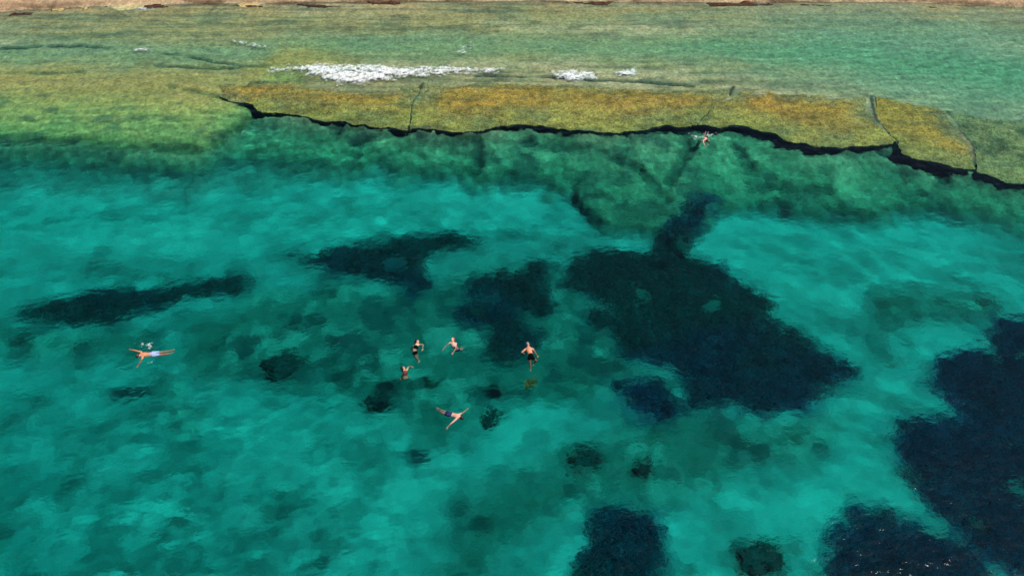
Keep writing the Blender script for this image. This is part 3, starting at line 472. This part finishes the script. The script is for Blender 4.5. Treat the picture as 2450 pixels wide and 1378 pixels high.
# ------------------------------------------------------------------ foam and splashes
FOAM_LABEL = {'main': 'long white foam line of a breaking wave on the reef', 'second': 'lacy white foam patch right of the long foam line', 'third': 'smallest rightmost white foam patch of the breaking wave', 'fleck_left': 'faint foam flecks above and left of the long foam line', 'fleck_mid': 'foam flecks above the right end of the long foam line', 'fleck_far_left': 'faint grey foam flecks near the dark crack on the left', 'shore_bit': 'tiny white foam bit at the shoreline on the left', 'fleck_right': 'faintest foam flecks right of the small foam patch', 'lone': 'tiny foam flecks left of the foam line start'}
def foam(name, p, label, thr, hgt, seed, step=.045, freq=3.4, edge=.8):
    q = np.array(p); x0, y0 = q.min(0)-.3; x1, y1 = q.max(0)+.3
    x = np.arange(x0, x1, step); y = np.arange(y0, y1, step); X, Y = np.meshgrid(x, y)
    s = sdf(X, Y, p)
    nn = fbm(X*freq, Y*freq*1.5, seed, 5, .66)+.45*fbm(X*freq*.3, Y*freq*.5, seed+4, 3)-.35*(1-2*np.abs(fbm(X*freq*.9, Y*freq*1.3, seed+6, 4)))**2
    v = ss(-.25, edge, s)*1.0+nn*.9-thr
    v = np.where(s < -.3, -1, v)
    lump = np.abs(fbm(X*5.5, Y*5.5, seed+9, 4)); h = -.015+v*hgt*(.5+1.6*lump)
    h = np.where(v > 0, h+.012, -.03*np.ones_like(h))
    hz = wave_z(X, Y)*.9+h+.03
    ok = v > 0; cell = ok[:-1, :-1] | ok[1:, :-1] | ok[:-1, 1:] | ok[1:, 1:]
    Fq = grid_faces(*X.shape)[cell.ravel()]
    if not len(Fq): return
    u, inv = np.unique(Fq, return_inverse=True); V = np.stack([X, Y, hz], -1).reshape(-1, 3)[u]
    ob = mesh_np(name, V, inv.reshape(-1, 4), [M_foam], attrs={'dens': (v.reshape(-1)[u]*1.0).clip(-.5, 2)}); tag(ob, label, kind='stuff')
for i, (k, p) in enumerate(FOAM.items()):
    t, h = {'main': (.36, .09), 'second': (.42, .05), 'third': (.40, .05), 'shore_bit': (.2, .05)}.get(k, (.72, .03))
    foam('sea_foam', p, FOAM_LABEL[k], t, h, 400+i)
for i, (k, p) in enumerate(SPLASHES.items()):
    foam('splash', p, {'left': 'white splash drops above the shoulder of the swimmer in light blue shorts', 'left_low': 'few white drops below the swimmer in light blue shorts', 'far': 'white splash around the kicking feet of the lone far swimmer'}[k], {'left': .55, 'left_low': .8, 'far': .5}[k], .05, 440+i, step=.025, freq=7., edge=.5)
# ------------------------------------------------------------------ dead seagrass on the beach
WR = ['heap of brown dead seagrass at the left end of the beach', 'brown dead seagrass strip on the beach left of the shoreline foam bit', 'brown dead seagrass heap on the beach above the shoreline foam bit', 'brown dead seagrass strip on the beach above the foam line start', 'dark brown dead seagrass heap at the top edge left of centre', 'dark brown dead seagrass heap at the top edge right of centre', 'widest brown dead seagrass heap on the right half of the beach', 'thin brown dead seagrass strip right of the widest heap', 'thin faint brown dead seagrass strip on the left half of the beach', 'brown dead seagrass strip at the right end of the beach']
for i, p in enumerate(WRACK):
    q = np.array(p); x0, y0 = q.min(0)-.4; x1, y1 = q.max(0)+.4
    X2, Y2 = np.meshgrid(np.arange(x0, x1, .09), np.arange(y0, y1, .09))
    s = sdf(X2, Y2, p); v = ss(-.4, .7, s)+.55*fbm(X2*.9, Y2*1.4, 500+i, 5, .6)-.42
    jx = np.searchsorted(xs, X2).clip(1, len(xs)-1); jy = np.searchsorted(ys, Y2).clip(1, len(ys)-1)
    h = z[jy, jx]+np.where(v > 0, v*.30*(.6+.8*np.abs(fbm(X2*3, Y2*3, 520+i, 3)))+.02, -.08)
    ok = v > 0; cell = ok[:-1, :-1] | ok[1:, :-1] | ok[:-1, 1:] | ok[1:, 1:]; Fq = grid_faces(*X2.shape)[cell.ravel()]
    if len(Fq):
        u, inv = np.unique(Fq, return_inverse=True)
        ob = mesh_np('dead_seagrass', np.stack([X2, Y2, h], -1).reshape(-1, 3)[u], inv.reshape(-1, 4), [M_wrack]); tag(ob, WR[i], kind='stuff')
# ------------------------------------------------------------------ swimmers
def skin(name, col): return simple(name, col, .5, .4, scale=9, lo=.88, hi=1.12)
S_TAN = skin('sunburnt_skin', (.62, .25, .14)); S_FAIR = skin('fair_skin', (.66, .38, .26)); S_OLIVE = skin('tanned_skin', (.56, .30, .17)); S_PINK = skin('pink_skin', (.70, .34, .27))
H_DARK = simple('dark_wet_hair', (.012, .009, .008), .4); H_BROWN = simple('brown_wet_hair', (.06, .025, .015), .4); H_GREY = simple('grey_hair', (.34, .33, .31), .6); H_RED = simple('auburn_wet_hair', (.22, .07, .035), .45)
K_BLUE = simple('light_blue_cloth', (.36, .42, .62), .8, scale=30, lo=.6, hi=1.25); K_BLACK = simple('black_cloth', (.004, .004, .005), .95, .05); K_BEIGE = simple('beige_cloth', (.50, .33, .2), .8); K_RED = simple('dark_red_cloth', (.12, .02, .02), .7); K_NAVY = simple('navy_cloth', (.02, .03, .085), .9, .1, scale=40, lo=.5, hi=2.2)
def capsule(bm, p0, r0, p1, r1, flat=None, seg=14):
    """closed tapered limb; flat=(axis, factor) squashes the section along axis"""
    p0, p1 = Vector(p0), Vector(p1); d = p1-p0; L = d.length
    if L < 1e-5: d = Vector((0, 0, 1)); L = 1e-5
    d.normalize(); u = d.orthogonal().normalized()
    if flat:
        u = (Vector(flat[0])-d*d.dot(Vector(flat[0])))
        u = u.normalized() if u.length > 1e-4 else d.orthogonal().normalized()
    w = d.cross(u).normalized(); fu = flat[1] if flat else 1
    prof = [(-r0*math.cos(a), r0*math.sin(a)) for a in (R(30), R(60))]+[(0, r0), (L*.5, (r0+r1)/2), (L, r1)]+[(L+r1*math.cos(a), r1*math.sin(a)) for a in (R(60), R(30))]
    rings = [[bm.verts.new(p0+d*t+(u*math.cos(2*math.pi*i/seg)*fu+w*math.sin(2*math.pi*i/seg))*r) for i in range(seg)] for t, r in prof]
    c0 = bm.verts.new(p0-d*r0); c1 = bm.verts.new(p1+d*r1)
    for a, b in zip(rings, rings[1:]):
        for i in range(seg): bm.faces.new((a[i], a[(i+1) % seg], b[(i+1) % seg], b[i]))
    for i in range(seg):
        bm.faces.new((c0, rings[0][(i+1) % seg], rings[0][i])); bm.faces.new((c1, rings[-1][i], rings[-1][(i+1) % seg]))
def blob(bm, c, ax):
    """ellipsoid, ax = three axis vectors"""
    r = bmesh.ops.create_icosphere(bm, subdivisions=3, radius=1)
    for v in r['verts']:
        q = v.co.copy(); v.co = Vector(c)+ax[0]*q.x+ax[1]*q.y+ax[2]*q.z
def fuse(name, bm, material, parent, vox=.011, smooth=4):
    bmesh.ops.recalc_face_normals(bm, faces=bm.faces)
    me = bpy.data.meshes.new(name+'_raw'); bm.to_mesh(me); bm.free()
    o = bpy.data.objects.new('tmp', me); sc.collection.objects.link(o)
    mo = o.modifiers.new('r', 'REMESH'); mo.mode = 'VOXEL'; mo.voxel_size = vox
    if smooth:
        ms = o.modifiers.new('s', 'SMOOTH'); ms.iterations = smooth; ms.factor = .5
    dg = bpy.context.evaluated_depsgraph_get(); new = bpy.data.meshes.new_from_object(o.evaluated_get(dg))
    bpy.data.objects.remove(o); bpy.data.meshes.remove(me)
    new.name = name; new.shade_smooth(); new.materials.clear(); new.materials.append(material)
    ob = link(bpy.data.objects.new(name, new), parent); ob.cycles.is_caustics_receiver = True
    return ob
def hand(bm, wrist, tip, up, side):
    w = Vector(wrist); d = (Vector(tip)-w); L = max(d.length, .16); d.normalize(); up = Vector(up); s = d.cross(up).normalized()*side; up = s.cross(d).normalized()*side
    palm_end = w+d*L*.48
    capsule(bm, w, .024, palm_end, .036, flat=(up, .5))
    for k, (off, ln) in enumerate(((-.030, .40), (-.010, .50), (.011, .53), (.031, .46))):
        a = palm_end+s*off; b = a+d*L*ln*.55+s*off*.3; c = b+d*L*ln*.45-up*.018
        capsule(bm, a, .0095, b, .009, seg=8); capsule(bm, b, .009, c, .0075, seg=8)
    t0 = w+d*L*.12-s*.024; t1 = t0+d*L*.25-s*.030; t2 = t1+d*L*.16-s*.004-up*.01
    capsule(bm, t0, .013, t1, .0105, seg=8); capsule(bm, t1, .0105, t2, .009, seg=8)
def swimmer(key, label, skin_m, hair_m, hair_len, face, build=1.0, shorts=None, top=None, extra=None):
    J = {n: Vector(p) for n, p in SWIMMERS[key].items()}
    for n in J: J[n].z -= .05+(.05 if n[:2] in ('kn', 'an', 'to') else 0)
    base = J['pelvis'].copy(); J = {n: p-base for n, p in J.items()}
    root = bpy.data.objects.new('person', None); link(root); root.location = base; root.empty_display_size = .3
    tag(root, label, 'person', 'people swimming')
    B = build
    spine = (J['neck']-J['pelvis']).normalized(); across = (J['shr']-J['shl']).normalized()
    backv = across.cross(spine).normalized()
    if backv.z < 0: backv = -backv
    bm = bmesh.new()
    # trunk: flattened along the back axis
    def fl(r): return (backv, r)
    capsule(bm, J['pelvis'], .135*B, J['waist'], .118*B, fl(.66)); capsule(bm, J['waist'], .118*B, J['chest'], .150*B, fl(.66))
    capsule(bm, J['chest'], .150*B, J['chest'].lerp(J['neck'], .7), .125*B, fl(.62))
    for s in 'rl':
        sh, el, ha, fg = J['sh'+s], J['el'+s], J['ha'+s], J['fg'+s]
        inn = J['chest'].lerp(J['neck'], .55)
        capsule(bm, inn, .075*B, sh, .060*B, fl(.9)); capsule(bm, sh, .056*B, sh.lerp(el, .45), .050*B); capsule(bm, sh.lerp(el, .45), .050*B, el, .038*B)
        capsule(bm, el, .039*B, el.lerp(ha, .35), .040*B); capsule(bm, el.lerp(ha, .35), .040*B, ha, .026*B)
        hand(bm, ha, fg, backv if abs((fg-ha).normalized().dot(backv)) < .9 else spine, 1 if s == 'r' else -1)
        hi, kn, an, to = J['hi'+s], J['kn'+s], J['an'+s], J['to'+s]
        capsule(bm, J['pelvis'].lerp(hi, .6), .100*B, hi, .095*B, fl(.85)); capsule(bm, hi, .092*B, hi.lerp(kn, .5), .076*B); capsule(bm, hi.lerp(kn, .5), .076*B, kn, .055*B)
        capsule(bm, kn, .054*B, kn.lerp(an, .33), .057*B); capsule(bm, kn.lerp(an, .33), .057*B, an, .034*B)
        ft = (to-an).normalized(); ball = an+ft*.13
        capsule(bm, an-backv*0-ft*.02, .036, ball, .034, (backv, .75)); capsule(bm, ball, .034, an+ft*.19, .022, (backv, .6))
    hc = J['neck']+(J['head']-J['neck']).normalized()*.165; hu = (J['head']-J['neck']).normalized()
    fdir = Vector(face); fdir = (fdir-hu*fdir.dot(hu)).normalized(); sd = hu.cross(fdir).normalized()
    capsule(bm, J['chest'].lerp(J['neck'], .8), .062*B, hc-hu*.06, .056*B)
    blob(bm, hc+hu*.015-fdir*.012, (sd*.077, fdir*.097, hu*.098)); blob(bm, hc+fdir*.028-hu*.062, (sd*.056, fdir*.062, hu*.062))
    capsule(bm, hc+fdir*.082+hu*.012, .010, hc+fdir*.104-hu*.026, .016, seg=8)                      # nose
    for s in (-1, 1):
        blob(bm, hc+sd*s*.080-hu*.005, (sd*.014, fdir*.020, hu*.032)); blob(bm, hc+sd*s*.031+fdir*.083+hu*.012, (sd*.015, fdir*.010, hu*.011))
    blob(bm, hc+fdir*.082-hu*.058, (sd*.026, fdir*.012, hu*.010))                                     # lips
    fuse('body', bm, skin_m, root)
    # hair: cap plus length
    bm = bmesh.new(); blob(bm, hc+hu*.026-fdir*.024, (sd*.086, fdir*.098, hu*.098))
    if hair_len > .05:
        e = hc-fdir*.09-hu*(.04+hair_len)
        capsule(bm, hc-fdir*.05, .07, hc-fdir*.085-hu*.07, .058); capsule(bm, hc-fdir*.085-hu*.07, .055, e, .028)
    # clear the face
    o = fuse('hair', bm, hair_m, root, .012, 2)
    for v in o.data.vertices:
        q = v.co-hc; f = q.dot(fdir); h = q.dot(hu)
        if f > .035 and h < .075: v.co -= fdir*(f-.03)*.9
    if shorts:
        bm = bmesh.new(); ln = shorts[1]
        capsule(bm, J['pelvis']+spine*.03, .137*B, J['pelvis']-spine*.02, .142*B, fl(.71))
        for s in 'rl':
            hi, kn = J['hi'+s], J['kn'+s]
            capsule(bm, J['pelvis'].lerp(hi, .5), .108*B, hi, .106*B, fl(.88)); capsule(bm, hi, .102*B, hi.lerp(kn, ln), (.098 if ln < .3 else .092)*B)
        fuse('swim_shorts', bm, shorts[0], root, .012, 3)
    if top:
        bm = bmesh.new(); c = J['chest']
        capsule(bm, c-spine*.035, .153*B, c+spine*.01, .155*B, fl(.69)); fuse('bikini_band', bm, top, root, .012, 2)
    if extra == 'cap_strap':
        bm = bmesh.new()
        for i in range(24):
            a, b2 = 2*math.pi*i/24, 2*math.pi*(i+1)/24
            P = lambda t: hc+hu*.02-fdir*.012+sd*math.cos(t)*.090+fdir*math.sin(t)*.110
            capsule(bm, P(a), .009, P(b2), .009, seg=6)
        me = bpy.data.meshes.new('mask_strap'); bm.to_mesh(me); bm.free(); me.materials.append(K_BLACK); link(bpy.data.objects.new('mask_strap', me), root)
    return root
swimmer('float', 'person in light blue shorts floating face down with arms spread, far left', S_TAN, H_BROWN, 0, (-.3, -.1, -1), 1.0, (K_BLUE, .62))
swimmer('north_west', 'pale person with dark hair and black bikini treading water, upper left of the group', S_FAIR, H_DARK, .10, (.9, -.1, -.1), .86, (K_BLACK, .06), K_BLACK)
swimmer('north', 'red haired person reaching both arms forward, upper right of the group of three', S_PINK, H_RED, .08, (-.25, -1, -.2), .88, (K_NAVY, .1))
swimmer('south_west', 'dark haired person raising one arm, lowest of the group of three', S_OLIVE, H_DARK, .12, (.8, .5, -.1), .88, (K_BEIGE, .06), K_RED)
swimmer('trunks', 'person in black trunks swimming away from the camera with a bare sunburnt back', S_TAN, H_GREY, 0, (0, .6, -1), 1.0, (K_BLACK, .14), None, 'cap_strap')
swimmer('south', 'person in navy shorts floating face down with arms out, nearest the camera', S_PINK, H_DARK, 0, (.6, -.4, -.9), .93, (K_NAVY, .4))
swimmer('far', 'lone far swimmer crawling towards the camera beside the reef edge', S_PINK, H_BROWN, 0, (.1, -.7, -.8), .95, (K_BLACK, .2))
